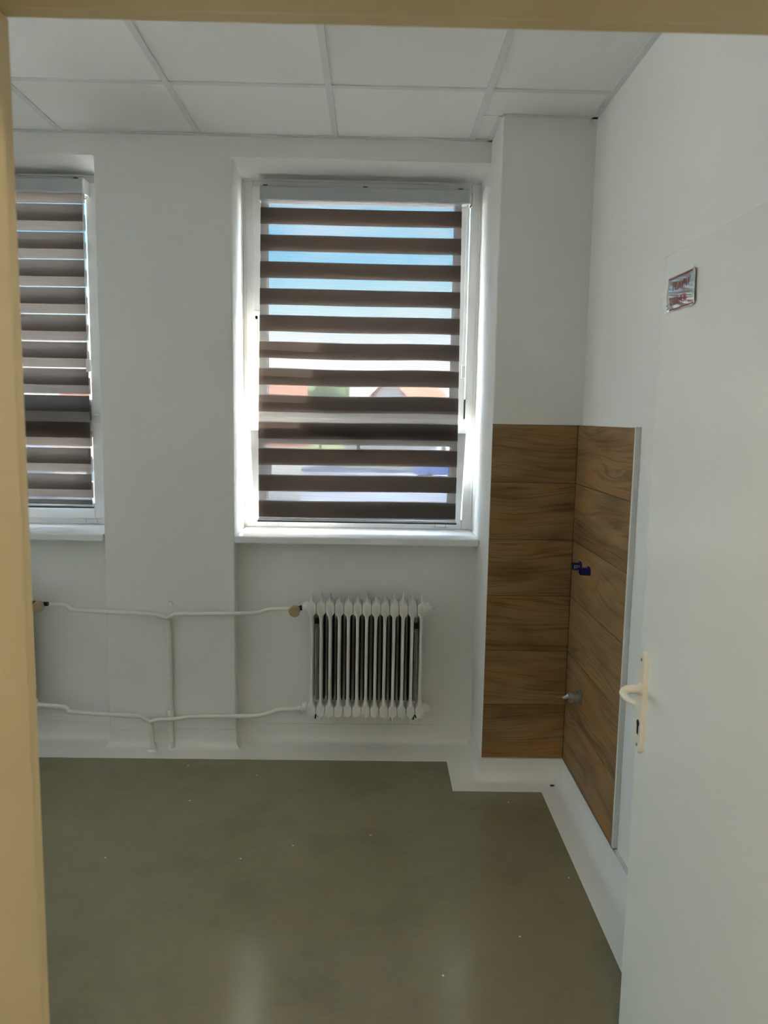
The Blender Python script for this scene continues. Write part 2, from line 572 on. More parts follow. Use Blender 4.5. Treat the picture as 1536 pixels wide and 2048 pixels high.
# ================================================================== walls
def relief_wall(name, xs, zs, depth, yo, mat):
    """wall with stepped faces: depth[(i,j)] = y of the room face of that cell, None = opening"""
    bm = bmesh.new()
    cache = {}
    def V(x, y, z):
        k = (round(x, 4), round(y, 4), round(z, 4))
        if k not in cache:
            cache[k] = bm.verts.new(k)
        return cache[k]
    def quad(*p):
        try:
            bm.faces.new([V(*q) for q in p])
        except ValueError:
            pass
    nx, nz = len(xs) - 1, len(zs) - 1
    D = lambda i, j: depth(i, j) if 0 <= i < nx and 0 <= j < nz else yo
    for i in range(nx):
        for j in range(nz):
            d = depth(i, j)
            x0, x1, z0, z1 = xs[i], xs[i + 1], zs[j], zs[j + 1]
            if d is not None:
                quad((x0, d, z0), (x1, d, z0), (x1, d, z1), (x0, d, z1))
                quad((x0, yo, z0), (x0, yo, z1), (x1, yo, z1), (x1, yo, z0))
    dv = lambda i, j: (yo if D(i, j) is None else D(i, j))
    for i in range(nx + 1):
        for j in range(nz):
            a, b = dv(i - 1, j), dv(i, j)
            if abs(a - b) > 1e-6:
                x = xs[i]
                quad((x, a, zs[j]), (x, b, zs[j]), (x, b, zs[j + 1]), (x, a, zs[j + 1]))
    for j in range(nz + 1):
        for i in range(nx):
            a, b = dv(i, j - 1), dv(i, j)
            if abs(a - b) > 1e-6:
                z = zs[j]
                quad((xs[i], a, z), (xs[i], b, z), (xs[i + 1], b, z), (xs[i + 1], a, z))
    bmesh.ops.recalc_face_normals(bm, faces=bm.faces)
    me = bpy.data.meshes.new(name)
    bm.to_mesh(me)
    bm.free()
    me.materials.append(mat)
    o = bpy.data.objects.new(name, me)
    COL.objects.link(o)
    return o

xs = [XL - 0.15, W4[0], W4[1], W2[0], W2[1], W1[0], W1[1], XR + 0.15]
zs = [0.0, ZS - 0.035, ZH, ZTOP]
def wd(i, j):
    if i in (1, 3, 5):
        return (YN, None, YW)[j]
    if i == 6:
        return YP
    if i == 2:
        return YC
    return YW
wall_back = tag(relief_wall('wall_back', xs, zs, wd, YO, M['wall']), kind='structure')
bv = add_bevel(wall_back, 0.007, 3)

wall_right = tag(MB().box(XR, XR + 0.14, Y0C, YP + 0.05, 0, ZTOP).build('wall_right', M['wall']), kind='structure')
# left wall of the room, with an unseen window added for daylight
LWY, LWZ = (2.45, 3.44), (0.06, 2.74)
mb = MB()
mb.box(XL - 0.25, XL, Y0C, LWY[0], 0, ZTOP).box(XL - 0.25, XL, LWY[1], YW + 0.1, 0, ZTOP)
mb.box(XL - 0.25, XL, LWY[0], LWY[1], 0, LWZ[0]).box(XL - 0.25, XL, LWY[0], LWY[1], LWZ[1], ZTOP)
wall_left = tag(mb.build('wall_left', M['wall']), kind='structure')
# door wall
DX0, DX1, DZ = -0.343, 0.630, 1.970      # clear passage
mb = MB()
mb.box(XL - 0.25, DX0 - 0.03, Y0C + 0.02, Y0, 0, ZTOP).box(DX1 + 0.03, 2.4, Y0C + 0.02, Y0, 0, ZTOP)
mb.box(DX0 - 0.03, DX1 + 0.03, Y0C + 0.02, Y0, DZ + 0.03, ZTOP)
tag(mb.build('wall_front', M['wall']), kind='structure')
# corridor
tag(MB().box(-3.3, 2.4, -1.75, -1.60, 0, ZTOP).build('wall_corridor', M['corridor_wall']), kind='structure')
tag(MB().box(-3.3, -3.15, -1.6, Y0C + 0.02, 0, ZTOP).build('wall_corridor_left', M['corridor_wall']), kind='structure')
tag(MB().box(2.25, 2.4, -1.6, Y0C + 0.02, 0, ZTOP).build('wall_corridor_right', M['corridor_wall']), kind='structure')
tag(MB().box(-3.2, 2.4, -1.7, Y0C + 0.02, 2.78, 2.86).build('ceiling_corridor', M['corridor_wall']), kind='structure')
tag(MB().box(XL - 0.3, 2.4, -1.75, YO, -0.12, 0.0).build('floor', M['floor']), kind='structure')

# ================================================================== suspended ceiling
ceiling = tag(MB().box(XL - 0.25, XR + 0.14, Y0C, YO, 2.92, 3.05).build('ceiling', M['slab']), kind='structure')
gx = [0.410 - 0.6 * k for k in range(9)]           # main runners
gy = [3.016 - 0.6 * k for k in range(4)]
HB = 0.012
def ctile(x0, x1, y0, y1):
    MB().box(x0, x1, y0, y1, ZC + 0.005, ZC + 0.022).build('ceiling_tile', M['ceiling_tile'], ceiling)
xe = [XL] + sorted(gx) + [XR]
ye = [Y0] + sorted(gy) + [YW]
for i in range(len(xe) - 1):
    for j in range(len(ye) - 1):
        x0, x1, y0, y1 = xe[i], xe[i + 1], ye[j], ye[j + 1]
        if x1 == XR and y1 == YW:
            ctile(x0 + 0.002, XR - 0.002, y0 + 0.002, YP - 0.002)
            ctile(x0 + 0.002, XP - 0.002, YP + 0.002, YW - 0.002)
        else:
            ctile(x0 + 0.002, x1 - 0.002, y0 + 0.002, y1 - 0.002)
for x in gx:
    MB().box(x - HB, x + HB, Y0 + 0.02, YW - 0.02, ZC, ZC + 0.006).build('grid_bar', M['grid'], ceiling)
for y in gy:
    for i in range(len(xe) - 1):
        a = xe[i] + (HB if i else 0.02)
        b = xe[i + 1] - (HB if i < len(xe) - 2 else 0.02)
        MB().box(a, b, y - HB, y + HB, ZC + 0.0005, ZC + 0.006).build('grid_bar', M['grid'], ceiling)
def angle_strip(x0, x1, y0, y1):
    MB().box(x0, x1, y0, y1, ZC - 0.001, ZC + 0.004).build('wall_angle', M['grid'], ceiling)
angle_strip(XR - 0.024, XR, Y0, YP)
angle_strip(XL, XL + 0.024, Y0, YW)
angle_strip(XL, XP, YW - 0.020, YW)
angle_strip(XP, XR, YP - 0.020, YP)
angle_strip(XP - 0.020, XP, YP, YW)
angle_strip(XL, XR, Y0, Y0 + 0.024)

# ================================================================== wood-look tiles
TZ0, TH = 0.104, 0.2470
def tile_mesh(L, t=0.009):
    return MB().box(0.0008, L - 0.0008, 0, t, 0.0013, TH - 0.0013).mesh('tile', M['wood'])
mA = tile_mesh(XRT - XP - 0.003)
mB_ = tile_mesh(0.716)
for k in range(6):
    link_copy(mA, 'tile', wall_back, (XP + 0.001, YPT, TZ0 + TH * k))
    link_copy(mB_, 'tile', wall_right, (XRT, YPT + 0.008, TZ0 + TH * k), (0, 0, -math.pi / 2))
# adhesive bed and the white edge that closes the build-up towards the room
MB().box(XRT + 0.004, XR, 2.547, YP, TZ0, TZ0 + 6 * TH).build('grout_bed', M['grout'], wall_right)
MB().box(XP + 0.002, XR, YPT + 0.004, YP + 0.001, TZ0, TZ0 + 6 * TH).build('grout_bed', M['grout'], wall_back)
MB().box(XRT - 0.001, XR, 2.533, 2.546, TZ0, TZ0 + 6 * TH + 0.003).build('tile_trim', M['trim'], wall_right, bevel=0.0015)
MB().box(XRT - 0.001, XR, 2.533, YPT - 0.002, TZ0 + 6 * TH, TZ0 + 6 * TH + 0.003).build('tile_trim', M['trim'], wall_right)
MB().box(XP - 0.001, XRT, YPT - 0.001, YP, TZ0 + 6 * TH, TZ0 + 6 * TH + 0.003).build('tile_trim', M['trim'], wall_back)

# ================================================================== cove skirting
def cove_profile(h=0.10, r=0.045, t=0.0025, flat=0.065):
    """(distance from wall, z) of the visible surface, wall side first"""
    p = [(0.0, h), (t, h - 0.001)]
    for k in range(7):
        a = math.pi / 2 * k / 6
        p.append((t + r - r * math.cos(a), 0.0022 + r - r * math.sin(a)))
    p.append((flat, 0.0022))
    return p
def sweep(path, prof):
    """path: list of (x,y) with the room on the right-hand side when walking along it"""
    P = [Vector((x, y)) for x, y in path]
    rings = []
    for i, p in enumerate(P):
        d0 = (p - P[i - 1]).normalized() if i else (P[1] - P[0]).normalized()
        d1 = (P[i + 1] - p).normalized() if i < len(P) - 1 else d0
        n0, n1 = Vector((d0.y, -d0.x)), Vector((d1.y, -d1.x))
        nn = (n0 + n1)
        nn = nn / max(1e-6, nn.dot(n0))
        rings.append([(p.x + nn.x * d, p.y + nn.y * d, z) for d, z in prof])
    return rings
path_back = [(XL, Y0), (XL, YW), (W4[0], YW), (W4[0], YN), (W4[1], YN), (W4[1], YC), (W2[0], YC), (W2[0], YN), (W2[1], YN), (W2[1], YW), (W1[0], YW), (W1[0], YN), (XP, YN), (XP, YPT), (XRT, YPT)]
bb = tag(empty('baseboard_back'), kind='structure')
MB().loft(sweep(path_back, cove_profile()), cap=False, closed=False).build('cove', M['cove'], bb, smooth=50)
# white vinyl margin lying on the floor, cut straight along its room edge
YE, XE, YE2, XE2 = 3.430, 0.364, 3.142, 0.750
mb = MB()
mb.box(XL, XL + 0.116, Y0, YE, 0, 0.002).box(XL, XE, YE, YN, 0, 0.002)
mb.box(XE, XP + 0.02, YE2, YN, 0, 0.002).box(XP + 0.02, XRT, YE2, YPT, 0, 0.002)
mb.build('floor_margin', M['cove'], bb)
br = tag(empty('baseboard_right'), kind='structure')
path_right = [(XRT, YPT), (XRT, 2.54), (XRT + 0.004, 2.50), (XRT + 0.004, Y0)]
MB().loft(sweep(path_right, cove_profile()), cap=False, closed=False).build('cove', M['cove'], br, smooth=50)
MB().box(XE2, XRT + 0.01, Y0, YE2, 0, 0.002).build('floor_margin', M['cove'], br)
MB().box(XRT + 0.0045, XR, Y0, 2.533, 0.092, 0.100).build('cove_cap', M['cove'], br)

# ================================================================== windows
def ring_frame(parent, x0, x1, z0, z1, w, y0, y1, names, mat, bev=0.004, ws=None):
    """four bars"""
    wl, wr, wb, wtp = ws or (w, w, w, w)
    MB().box(x0, x0 + wl, y0, y1, z0, z1).build(names[0], mat, parent, bevel=bev)
    MB().box(x1 - wr, x1, y0, y1, z0, z1).build(names[0], mat, parent, bevel=bev)
    MB().box(x0 + wl, x1 - wr, y0, y1, z0, z0 + wb).build(names[1], mat, parent, bevel=bev)
    MB().box(x0 + wl, x1 - wr, y0, y1, z1 - wtp, z1).build(names[1], mat, parent, bevel=bev)

def sash(parent, x0, x1, z0, z1, y, w=0.070, th=0.062):
    """a glazed sash as one part with its rails, gasket and pane below it"""
    s = empty('sash', (x0, y, z0))
    s.parent = parent
    W, H = x1 - x0, z1 - z0
    ring_frame(s, 0, W, 0, H, w, 0, th, ('stile', 'rail'), M['pvc'], 0.005)
    g = 0.0035
    a = w - g
    mb = MB()
    mb.box(a, w + 0.004, 0.012, 0.020, a, H - a).box(W - w - 0.004, W - a, 0.012, 0.020, a, H - a)
    mb.box(w, W - w, 0.012, 0.020, a, w + 0.004).box(w, W - w, 0.012, 0.020, H - w - 0.004, H - a)
    mb.build('gasket', M['gasket'], s)
    MB().box(w - 0.004, W - w + 0.004, 0.026, 0.030, w - 0.004, H - w + 0.004).build('pane', M['glass'], s)
    return s

TRZ = (1.545, 1.605)
def window(name, bx, tilt, hinge_right):
    w = tag(empty(name), kind='structure')
    x0, x1 = bx
    f = 0.050
    ring_frame(w, x0, x1, ZS, ZH, f, YF, YF + 0.07, ('frame_stile', 'frame_rail'), M['pvc'], 0.004)
    MB().box(x0 + f, x1 - f, YF + 0.004, YF + 0.07, TRZ[0], TRZ[1]).build('transom', M['pvc'], w, bevel=0.003)
    sx0, sx1 = x0 + 0.050 - 0.002, x1 - (0.056 if tilt else 0.072)
    YS = YF - 0.014
    up = sash(w, sx0, sx1, TRZ[1] - 0.012, ZH - 0.036, YS)
    lo = sash(w, sx0 + 0.002, sx1 - 0.002, ZS + 0.031, TRZ[0] + 0.012, YS)
    lo.rotation_euler = (math.radians(tilt), 0, 0)
    # catch on the top rail of the lower sash
    W = sx1 - sx0
    H = TRZ[0] - ZS - 0.019
    MB().box(W / 2 - 0.008, W / 2 + 0.008, -0.016, 0.0, H - 0.125, H - 0.020).build('catch', M['grey_plastic'], lo, bevel=0.003)
    # turn handle of the upper sash
    hx = 0.022 if hinge_right else W - 0.022
    zz = 2.075 - (TRZ[1] - 0.012)
    hd = MB().box(hx - 0.013, hx + 0.013, -0.010, 0, zz - 0.035, zz + 0.035).build('handle_plate', M['pvc'], up, bevel=0.003)
    MB().box(hx - 0.010, hx + 0.010, -0.038, -0.024, zz - 0.115, zz + 0.012).build('handle', M['pvc'], up, bevel=0.005)
    MB().lathe([(0, 0.009), (0.03, 0.009)], (hx, -0.008, zz), (0, -1, 0), 16).build('handle_neck', M['pvc'], up, smooth=40)
    # hinge covers
    hx = x1 - 0.044 if hinge_right else x0 + 0.044
    for a, b in ((2.615, 2.685), (1.605, 1.700)):
        MB().box(hx - 0.007, hx + 0.007, YS - 0.010, YF, a, b).build('hinge_cover', M['pvc'], w, bevel=0.004)
        sgn = -1 if hinge_right else 1
        MB().box(hx + sgn * 0.0072, hx + sgn * 0.0112, YS - 0.006, YF, a, b).build('hinge_shadow_gap', M['gasket'], w)
    # hinge covers of the lower sash at the foot
    for cx in (x0 + 0.142, x1 - 0.160):
        MB().box(cx - 0.040, cx + 0.040, YF - 0.013, YF, ZS + 0.013, ZS + 0.027).build('hinge_cover', M['pvc'], w, bevel=0.003)
        MB().box(cx - 0.028, cx - 0.0265, YF - 0.0134, YF - 0.012, ZS + 0.013, ZS + 0.027).build('hinge_joint', M['gasket'], w)
        MB().box(cx + 0.0265, cx + 0.028, YF - 0.0134, YF - 0.012, ZS + 0.013, ZS + 0.027).build('hinge_joint', M['gasket'], w)
    # sealing bead round the frame
    MB().box(x0, x1, YF - 0.010, YF + 0.01, ZH - 0.010, ZH).build('bead', M['pvc'], w, bevel=0.003)
    MB().box(x0, x0 + 0.010, YF - 0.010, YF + 0.01, ZS, ZH - 0.010).build('bead', M['pvc'], w, bevel=0.003)
    MB().box(x1 - 0.010, x1, YF - 0.010, YF + 0.01, ZS, ZH - 0.010).build('bead', M['pvc'], w, bevel=0.003)
    # inside sill
    MB().box(x0 + 0.001, x1 - 0.001, 3.528, YF + 0.03, ZS - 0.034, ZS).build('window_sill', M['sill'], w, bevel=0.006, seg=3)
    return w
window('window_1', W1, 17.0, True)
window('window_2', W2, 0.0, True)
window('added_window_4', W4, 0.0, True)

# wide left-wall window, unseen and added to light the room
w3 = tag(empty('added_window_3'), kind='structure')
def lbar(nm, y0, y1, z0, z1):
    MB().box(XL - 0.16, XL - 0.09, y0, y1, z0, z1).build(nm, M['pvc'], w3, bevel=0.004)
lbar('frame_stile', LWY[0], LWY[0] + 0.07, *LWZ)
lbar('frame_stile', LWY[1] - 0.07, LWY[1], *LWZ)
lbar('mullion', 2.90, 2.98, LWZ[0] + 0.07, LWZ[1] - 0.07)
lbar('frame_rail', LWY[0] + 0.07, LWY[1] - 0.07, LWZ[0], LWZ[0] + 0.07)
lbar('frame_rail', LWY[0] + 0.07, LWY[1] - 0.07, LWZ[1] - 0.07, LWZ[1])
for a, b in ((LWY[0] + 0.07, 2.90), (2.98, LWY[1] - 0.07)):
    MB().box(XL - 0.127, XL - 0.123, a, b, LWZ[0] + 0.07, LWZ[1] - 0.07).build('pane', M['glass'], w3)
MB().box(XL - 0.16, XL + 0.03, LWY[0], LWY[1], LWZ[0] - 0.03, LWZ[0]).build('window_sill', M['sill'], w3, bevel=0.005)

# ================================================================== zebra blinds
def sheet(x0, x1, z0, z1, yf, wob, nseg=24, nz=3):
    """thin cloth strip following the hanging curve yf(z) with a slight wave along x"""
    vs, fs = [], []
    for j in range(nz + 1):
        z = z0 + (z1 - z0) * j / nz
        for i in range(nseg + 1):
            t = i / nseg
            x = x0 + (x1 - x0) * t
            dy, dz = wob(t, z)
            vs.append((x, yf(z) + dy, z + dz))
    n = nseg + 1
    for j in range(nz):
        for i in range(nseg):
            fs.append((j * n + i, j * n + i + 1, (j + 1) * n + i + 1, (j + 1) * n + i))
    return vs, fs

def blind(name, x0, x1, ztop, zbot, yf, wob, first, period, opq, back_shift, nb, lay, label, box):
    b = tag(empty(name, (0.5 * (x0 + x1), yf(ztop), zbot)), label, 'blind', 'striped day-and-night blinds on the windows')
    off = Vector(b.location)
    def put(nm, vs, fs, mat, thick=0.0):
        vs = [(v[0] - off.x, v[1] - off.y, v[2] - off.z) for v in vs]
        o = MB().add(vs, fs).build(nm, mat, b, smooth=60)
        return o
    for layer in (0, 1):
        dy = layer * lay
        sh = back_shift if layer else 0.0
        edges = []
        zt = first + sh
        k = 0
        cuts = []
        while zt + opq > zbot - 0.3:
            cuts.append((zt - opq, zt))
            zt -= period
        f = lambda z, dy=dy: yf(z) + dy
        wv = lambda t, z, l=layer: wob(t, z + 0.13 * l)
        prev = ztop
        up = first + sh
        # cloth above the first tracked band
        extra = []
        z = first + sh + period
        while z - opq < ztop:
            extra.append((z - opq, min(z, ztop)))
            z += period
        allc = sorted(extra + cuts, key=lambda c: -c[1])
        for (a, c) in allc:
            a2, c2 = max(a, zbot), min(c, ztop)
            if c2 - a2 > 0.003:
                vs, fs = sheet(x0, x1, a2, c2, f, wv)
                put('opaque_band', vs, fs, M['band'])
            s0, s1 = max(c, zbot), min(prev, ztop)
            if s1 - s0 > 0.003:
                vs, fs = sheet(x0 + 0.001, x1 - 0.001, s0, s1, f, wv)
                put('sheer_band', vs, fs, M['sheer'])
            prev = a
    # bottom rail in the loop of the cloth
    yb = yf(zbot) + lay * 0.5
    mb = MB().box(x0 - 0.004 - off.x, x1 + 0.004 - off.x, yb - 0.010 - off.y, yb + 0.012 - off.y, -0.018, -0.001)
    mb.build('bottom_rail', M['rail'], b, bevel=0.004)
    mb = MB()
    mb.box(x0 - 0.006 - off.x, x1 + 0.006 - off.x, yb - 0.011 - off.y, yb - 0.0095 - off.y, -0.0165, -0.010)
    mb.build('rail_groove', M['gasket'], b)
    # cassette
    bx0, bx1, bz0, bz1, by0, by1 = box
    MB().box(bx0 - off.x, bx1 - off.x, by0 - off.y, by1 - off.y, bz0 - off.z, bz1 - off.z).build('cassette', M['box_grey'], b, bevel=0.008, seg=3)
    for xx in (bx0 - 0.004, bx1 - 0.004):
        MB().box(xx - off.x, xx + 0.008 - off.x, by0 - 0.003 - off.y, by1 - off.y, bz0 - 0.004 - off.z, bz1 + 0.002 - off.z).build('end_cap', M['pvc'], b, bevel=0.003)
    for t in (0.025, 0.50, 0.955):
        xx = bx0 + (bx1 - bx0) * t
        MB().box(xx - 0.011 - off.x, xx + 0.011 - off.x, by0 + 0.022 - off.y, by1 + 0.02 - off.y, bz1 - off.z, bz1 + 0.010 - off.z).build('clip', M['clip'], b, bevel=0.002)
    # operating chain beside the cloth
    cx = bx1 - 0.012
    mb = MB().tube([(cx - off.x, by0 + 0.02 - off.y, bz0 - off.z), (cx - off.x, by0 + 0.02 - off.y, 1.86 - off.z)], 0.0016, 6)
    mb.tube([(cx + 0.006 - off.x, by0 + 0.02 - off.y, bz0 - off.z), (cx + 0.006 - off.x, by0 + 0.02 - off.y, 1.86 - off.z)], 0.0016, 6)
    mb.build('chain', M['pvc'], b)
    MB().box(cx - 0.006 - off.x, cx + 0.014 - off.x, by0 + 0.012 - off.y, by0 + 0.028 - off.y, 1.80 - off.z, 1.862 - off.z).build('chain_weight', M['pvc'], b, bevel=0.004)
    return b

def y_main(z):
    if z > 1.56:
        t = (2.60 - z) / (2.60 - 1.56)
        return 3.770 - 0.098 * (t ** 1.1 if t > 0 else t)
    return 3.672
def wob_main(t, z):
    s = math.exp(-((z - 1.85) / 0.30) ** 2)
    return (-0.006 * s * math.sin(math.pi * t) , 0.004 * s * math.sin(2 * math.pi * (t * 1.15 + 0.25)) + 0.0015 * math.sin(5 * t + z * 3))
blind('roller_blind', -0.553, 0.399, 2.625, 1.112, y_main, wob_main, 2.579, 0.1256, 0.077, 0.003, 12, 0.013,
      'brown striped roller blind set open, sky showing between its dark bands, above the whole radiator',
      (-0.556, 0.436, 2.612, 2.676, 3.752, 3.829))
def y_left(z):
    return 3.776
def wob_left(t, z):
    return (0.001 * math.sin(9 * t + 7 * z), 0.0007 * math.sin(6 * t + 3 * z))
blind('roller_blind', -2.335, -1.388, 2.640, 1.152, y_left, wob_left, 2.578, 0.1274, 0.077, 0.077 + 0.009, 12, 0.022,
      'beige striped roller blind drawn shut, thin bright slits, at the left window',
      (-2.345, -1.378, 2.628, 2.690, 3.752, 3.829))

# ================================================================== radiators
def radiator_section():
    """front outline of one pressed-steel section, lofted through its depth"""
    right = [(0.0009, 0.788), (0.0013, 0.775), (0.0035, 0.765), (0.0085, 0.757), (0.0165, 0.751), (0.0206, 0.741), (0.0209, 0.722),
             (0.0206, 0.704), (0.0165, 0.697), (0.0105, 0.688), (0.0080, 0.668), (0.0074, 0.640), (0.0074, 0.330), (0.0078, 0.280),
             (0.0105, 0.262), (0.0165, 0.254), (0.0206, 0.248), (0.0209, 0.236), (0.0206, 0.222), (0.0150, 0.210), (0.0075, 0.202),
             (0.0030, 0.193), (0.0010, 0.176)]
    out = right + [(-x, z) for x, z in reversed(right)]
    rings = []
    for y, s in ((-0.070, 0.45), (-0.067, 0.75), (-0.061, 0.93), (-0.050, 1.0), (0.0, 1.0)):
        k = lambda x: s + (1 - s) * 0.86 * min(1.0, max(0.0, (abs(x) - 0.0080) / 0.006))
        rings.append([(x * k(x) if abs(x) > 0.002 else x, y, z) for x, z in out])
    return MB().loft(rings).mesh('section', M['radiator'], 55)
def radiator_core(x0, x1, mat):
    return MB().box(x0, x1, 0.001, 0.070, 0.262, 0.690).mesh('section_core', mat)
SEC = radiator_section()
CORE = radiator_core(-0.0150, 0.0150, M['radiator_gap_shade'])
CORE_END = radiator_core(-0.0074, 0.0074, M['radiator'])      # end cores keep the enamel colour
PITCH_S = 0.0424
def radiator(loc, valve_left, label):
    r = tag(empty('radiator', loc), label, 'radiator', 'white sectional radiators under the windows')
    n = 13
    xs_ = [(i - (n - 1) / 2) * PITCH_S for i in range(n)]
    for x in xs_:
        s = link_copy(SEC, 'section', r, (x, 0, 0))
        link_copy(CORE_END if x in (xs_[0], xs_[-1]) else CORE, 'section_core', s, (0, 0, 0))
    xe_ = xs_[-1] + 0.021
    sgn = -1 if valve_left else 1
    for zc, rr in ((0.722, 0.029), (0.236, 0.026)):
        # far-end plugs
        MB().lathe([(0, rr * 0.95), (0.012, rr), (0.018, rr * 0.9), (0.019, 0.017), (0.030, 0.016), (0.034, 0.012)], (-sgn * (xe_ - 0.004), -0.024, zc), (-sgn, 0, 0), 20).build('end_plug', M['radiator'], r, smooth=35)
        MB().lathe([(0, rr * 0.95), (0.010, rr), (0.016, rr * 0.8), (0.030, 0.018)], (sgn * (xe_ - 0.004), -0.024, zc), (sgn, 0, 0), 20).build('end_plug', M['radiator'], r, smooth=35)
    # air vent on the upper far plug
    MB().lathe([(0, 0.008), (0.012, 0.008), (0.014, 0.005), (0.020, 0.005)], (-sgn * (xe_ + 0.028), -0.024, 0.715), (-sgn, 0, -0.15), 12).build('air_vent', M['radiator'], r, smooth=35)
    # valve
    v = MB().lathe([(0, 0.010), (0.012, 0.013), (0.022, 0.009), (0.030, 0.009)], (sgn * (xe_ + 0.022), -0.024, 0.716), (sgn, 0, 0), 16).build('valve_union', M['black_iron'], r, smooth=35)
    cx = sgn * (xe_ + 0.058)
    k = MB()
    prof = [(0, 0.019), (0.006, 0.025), (0.030, 0.027), (0.034, 0.025)]
    k.lathe(prof, (cx, -0.020, 0.708), (0.12 * sgn, -1, -0.20), 10)
    kb = k.build('valve_knob', M['knob'], r, smooth=25)
    # knurled face: a grid of small studs on the upper half
    axis = Vector((0.12 * sgn, -1, -0.20)).normalized()
    u = axis.cross(Vector((0, 0, 1))).normalized()
    w = u.cross(axis).normalized()
    c0 = Vector((cx, -0.020, 0.708)) + axis * 0.034
    st = MB()
    for i in range(-4, 5):
        for j in range(-1, 5):
            p = c0 + u * i * 0.0046 + w * j * 0.0046
            if (p - c0).length < 0.022 and (i + j) % 2 == 0:
                st.lathe([(0, 0.0022), (0.0025, 0.0012)], p, axis, 4)
    st.build('knurling', M['knob_face'], kb)
    MB().tube([(cx - 0.004 * sgn, -0.022, 0.712), (cx + sgn * 0.040, -0.022, 0.714)], 0.0105, 12).build('valve_tail', M['black_iron'] if not valve_left else M['pipe'], r, smooth=50)
    # return union
    MB().lathe([(0, 0.014), (0.010, 0.016), (0.012, 0.012), (0.028, 0.012)], (sgn * (xe_ + 0.020), -0.024, 0.226), (sgn, 0, 0), 12).build('return_union', M['pipe'], r, smooth=35)
    # wall brackets seen in the outer gaps
    for gxx in (xs_[0] + PITCH_S / 2, xs_[-1] - PITCH_S / 2):
        zt = 0.610 if gxx < 0 else 0.592
        MB().box(gxx - 0.0050, gxx + 0.0050, -0.004, 0.0005, 0.262, zt).build('bracket', M['bracket'], r, bevel=0.001)
        MB().lathe([(0, 0.0105), (0.006, 0.0105), (0.008, 0.006), (0.014, 0.006)], (gxx, -0.006, zt + 0.014), (0, -1, 0), 14).build('bracket_bolt', M['bracket'], r, smooth=35)
        MB().box(gxx - 0.0115, gxx + 0.0115, -0.010, 0.0, zt + 0.026, zt + 0.054).build('bracket_clamp', M['black_iron'], r, bevel=0.001)
        MB().box(gxx - 0.008, gxx + 0.008, -0.008, 0.0, zt + 0.055, zt + 0.080).build('bracket_tongue', M['bracket'], r, bevel=0.003)
        # foot hooks
        MB().tube([(gxx - 0.006, -0.020, 0.176), (gxx - 0.003, -0.020, 0.196), (gxx + 0.003, -0.020, 0.200), (gxx + 0.008, -0.020, 0.186)], 0.0034, 8).build('bracket_hook', M['black_iron'], r, smooth=50)
        MB().box(gxx - 0.006, gxx + 0.006, 0.060, YN - loc[1], 0.40, 0.43).build('bracket_arm', M['bracket'], r)
    return r
RY = 3.520
radiator((-0.0225, RY, 0.0), True, 'white sectional radiator under the open blind, seen whole, valve at its left')
radiator((-1.880, RY, 0.005), False, 'white sectional radiator cut off by the left door jamb, valve at its right')

# ================================================================== heating pipes
PY = 3.505
def pipe_pts(l, y=PY):
    return [(x, y, z) for x, z in l]
sup = tag(empty('heating_pipe', (-0.958, PY, 0)), 'upper white heating pipe joining both radiator valves, with riser down the pier', 'pipe')
ret = tag(empty('heating_pipe', (-1.043, PY, 0)), 'lower white heating pipe between the radiators, dropping to the floor', 'pipe')
def local(pts, root):
    o = Vector(root.location)
    return [tuple(Vector(p) - o) for p in pts]
def run(pts, root, nm, r=0.0100):
    return MB().tube(local(spline(pts, 6), root), r, 12).build(nm, M['pipe'], root, smooth=60)
run(pipe_pts([(-1.500, 0.714), (-1.433, 0.711), (-1.402, 0.690), (-1.36, 0.6875), (-1.20, 0.681), (-1.028, 0.674), (-0.990, 0.668), (-0.958, 0.657)]), sup, 'supply_branch')
run(pipe_pts([(-0.958, 0.657), (-0.930, 0.670), (-0.905, 0.677), (-0.75, 0.680), (-0.60, 0.684), (-0.535, 0.687), (-0.505, 0.697), (-0.470, 0.706), (-0.42, 0.708), (-0.376, 0.709)]), sup, 'supply_branch')
MB().tube(local([(-0.958, PY + 0.008, 0.655), (-0.958, PY + 0.022, 0.61), (-0.955, PY + 0.028, 0.57), (-0.955, PY + 0.028, 0.004)], sup), 0.0118, 14).build('riser', M['pipe'], sup, smooth=60)
MB().lathe([(0, 0.026), (0.006, 0.026), (0.010, 0.018), (0.036, 0.016)], local([(-0.955, PY + 0.026, 0.002)], sup)[0], (0, 0, 1), 18).build('floor_collar', M['cove'], sup, smooth=35)
MB().lathe([(0, 0.013), (0.008, 0.013), (0.010, 0.010)], local([(-0.952, YW - 0.002, 0.716)], sup)[0], (0, -1, 0), 16).build('capped_stub', M['wall'], sup, smooth=40)
MB().lathe([(0, 0.016), (0.022, 0.017), (0.030, 0.014)], local([(-0.956, PY + 0.024, 0.172)], sup)[0], (0, 0, 1), 16).build('pipe_coupling', M['pipe'], sup, smooth=40)
run(pipe_pts([(-1.560, 0.231), (-1.450, 0.222), (-1.425, 0.200), (-1.38, 0.196), (-1.25, 0.188), (-1.105, 0.180), (-1.075, 0.172), (-1.043, 0.153)], PY - 0.012), ret, 'return_branch')
run(pipe_pts([(-1.043, 0.153), (-1.015, 0.163), (-0.985, 0.168), (-0.917, 0.170), (-0.862, 0.180), (-0.75, 0.183), (-0.60, 0.187), (-0.540, 0.190), (-0.495, 0.200), (-0.450, 0.217), (-0.40, 0.223), (-0.325, 0.226)], PY - 0.012), ret, 'return_branch')
MB().tube(local([(-1.043, PY - 0.008, 0.153), (-1.043, PY + 0.004, 0.11), (-1.041, PY + 0.008, 0.004)], ret), 0.0120, 14).build('drop', M['pipe'], ret, smooth=60)
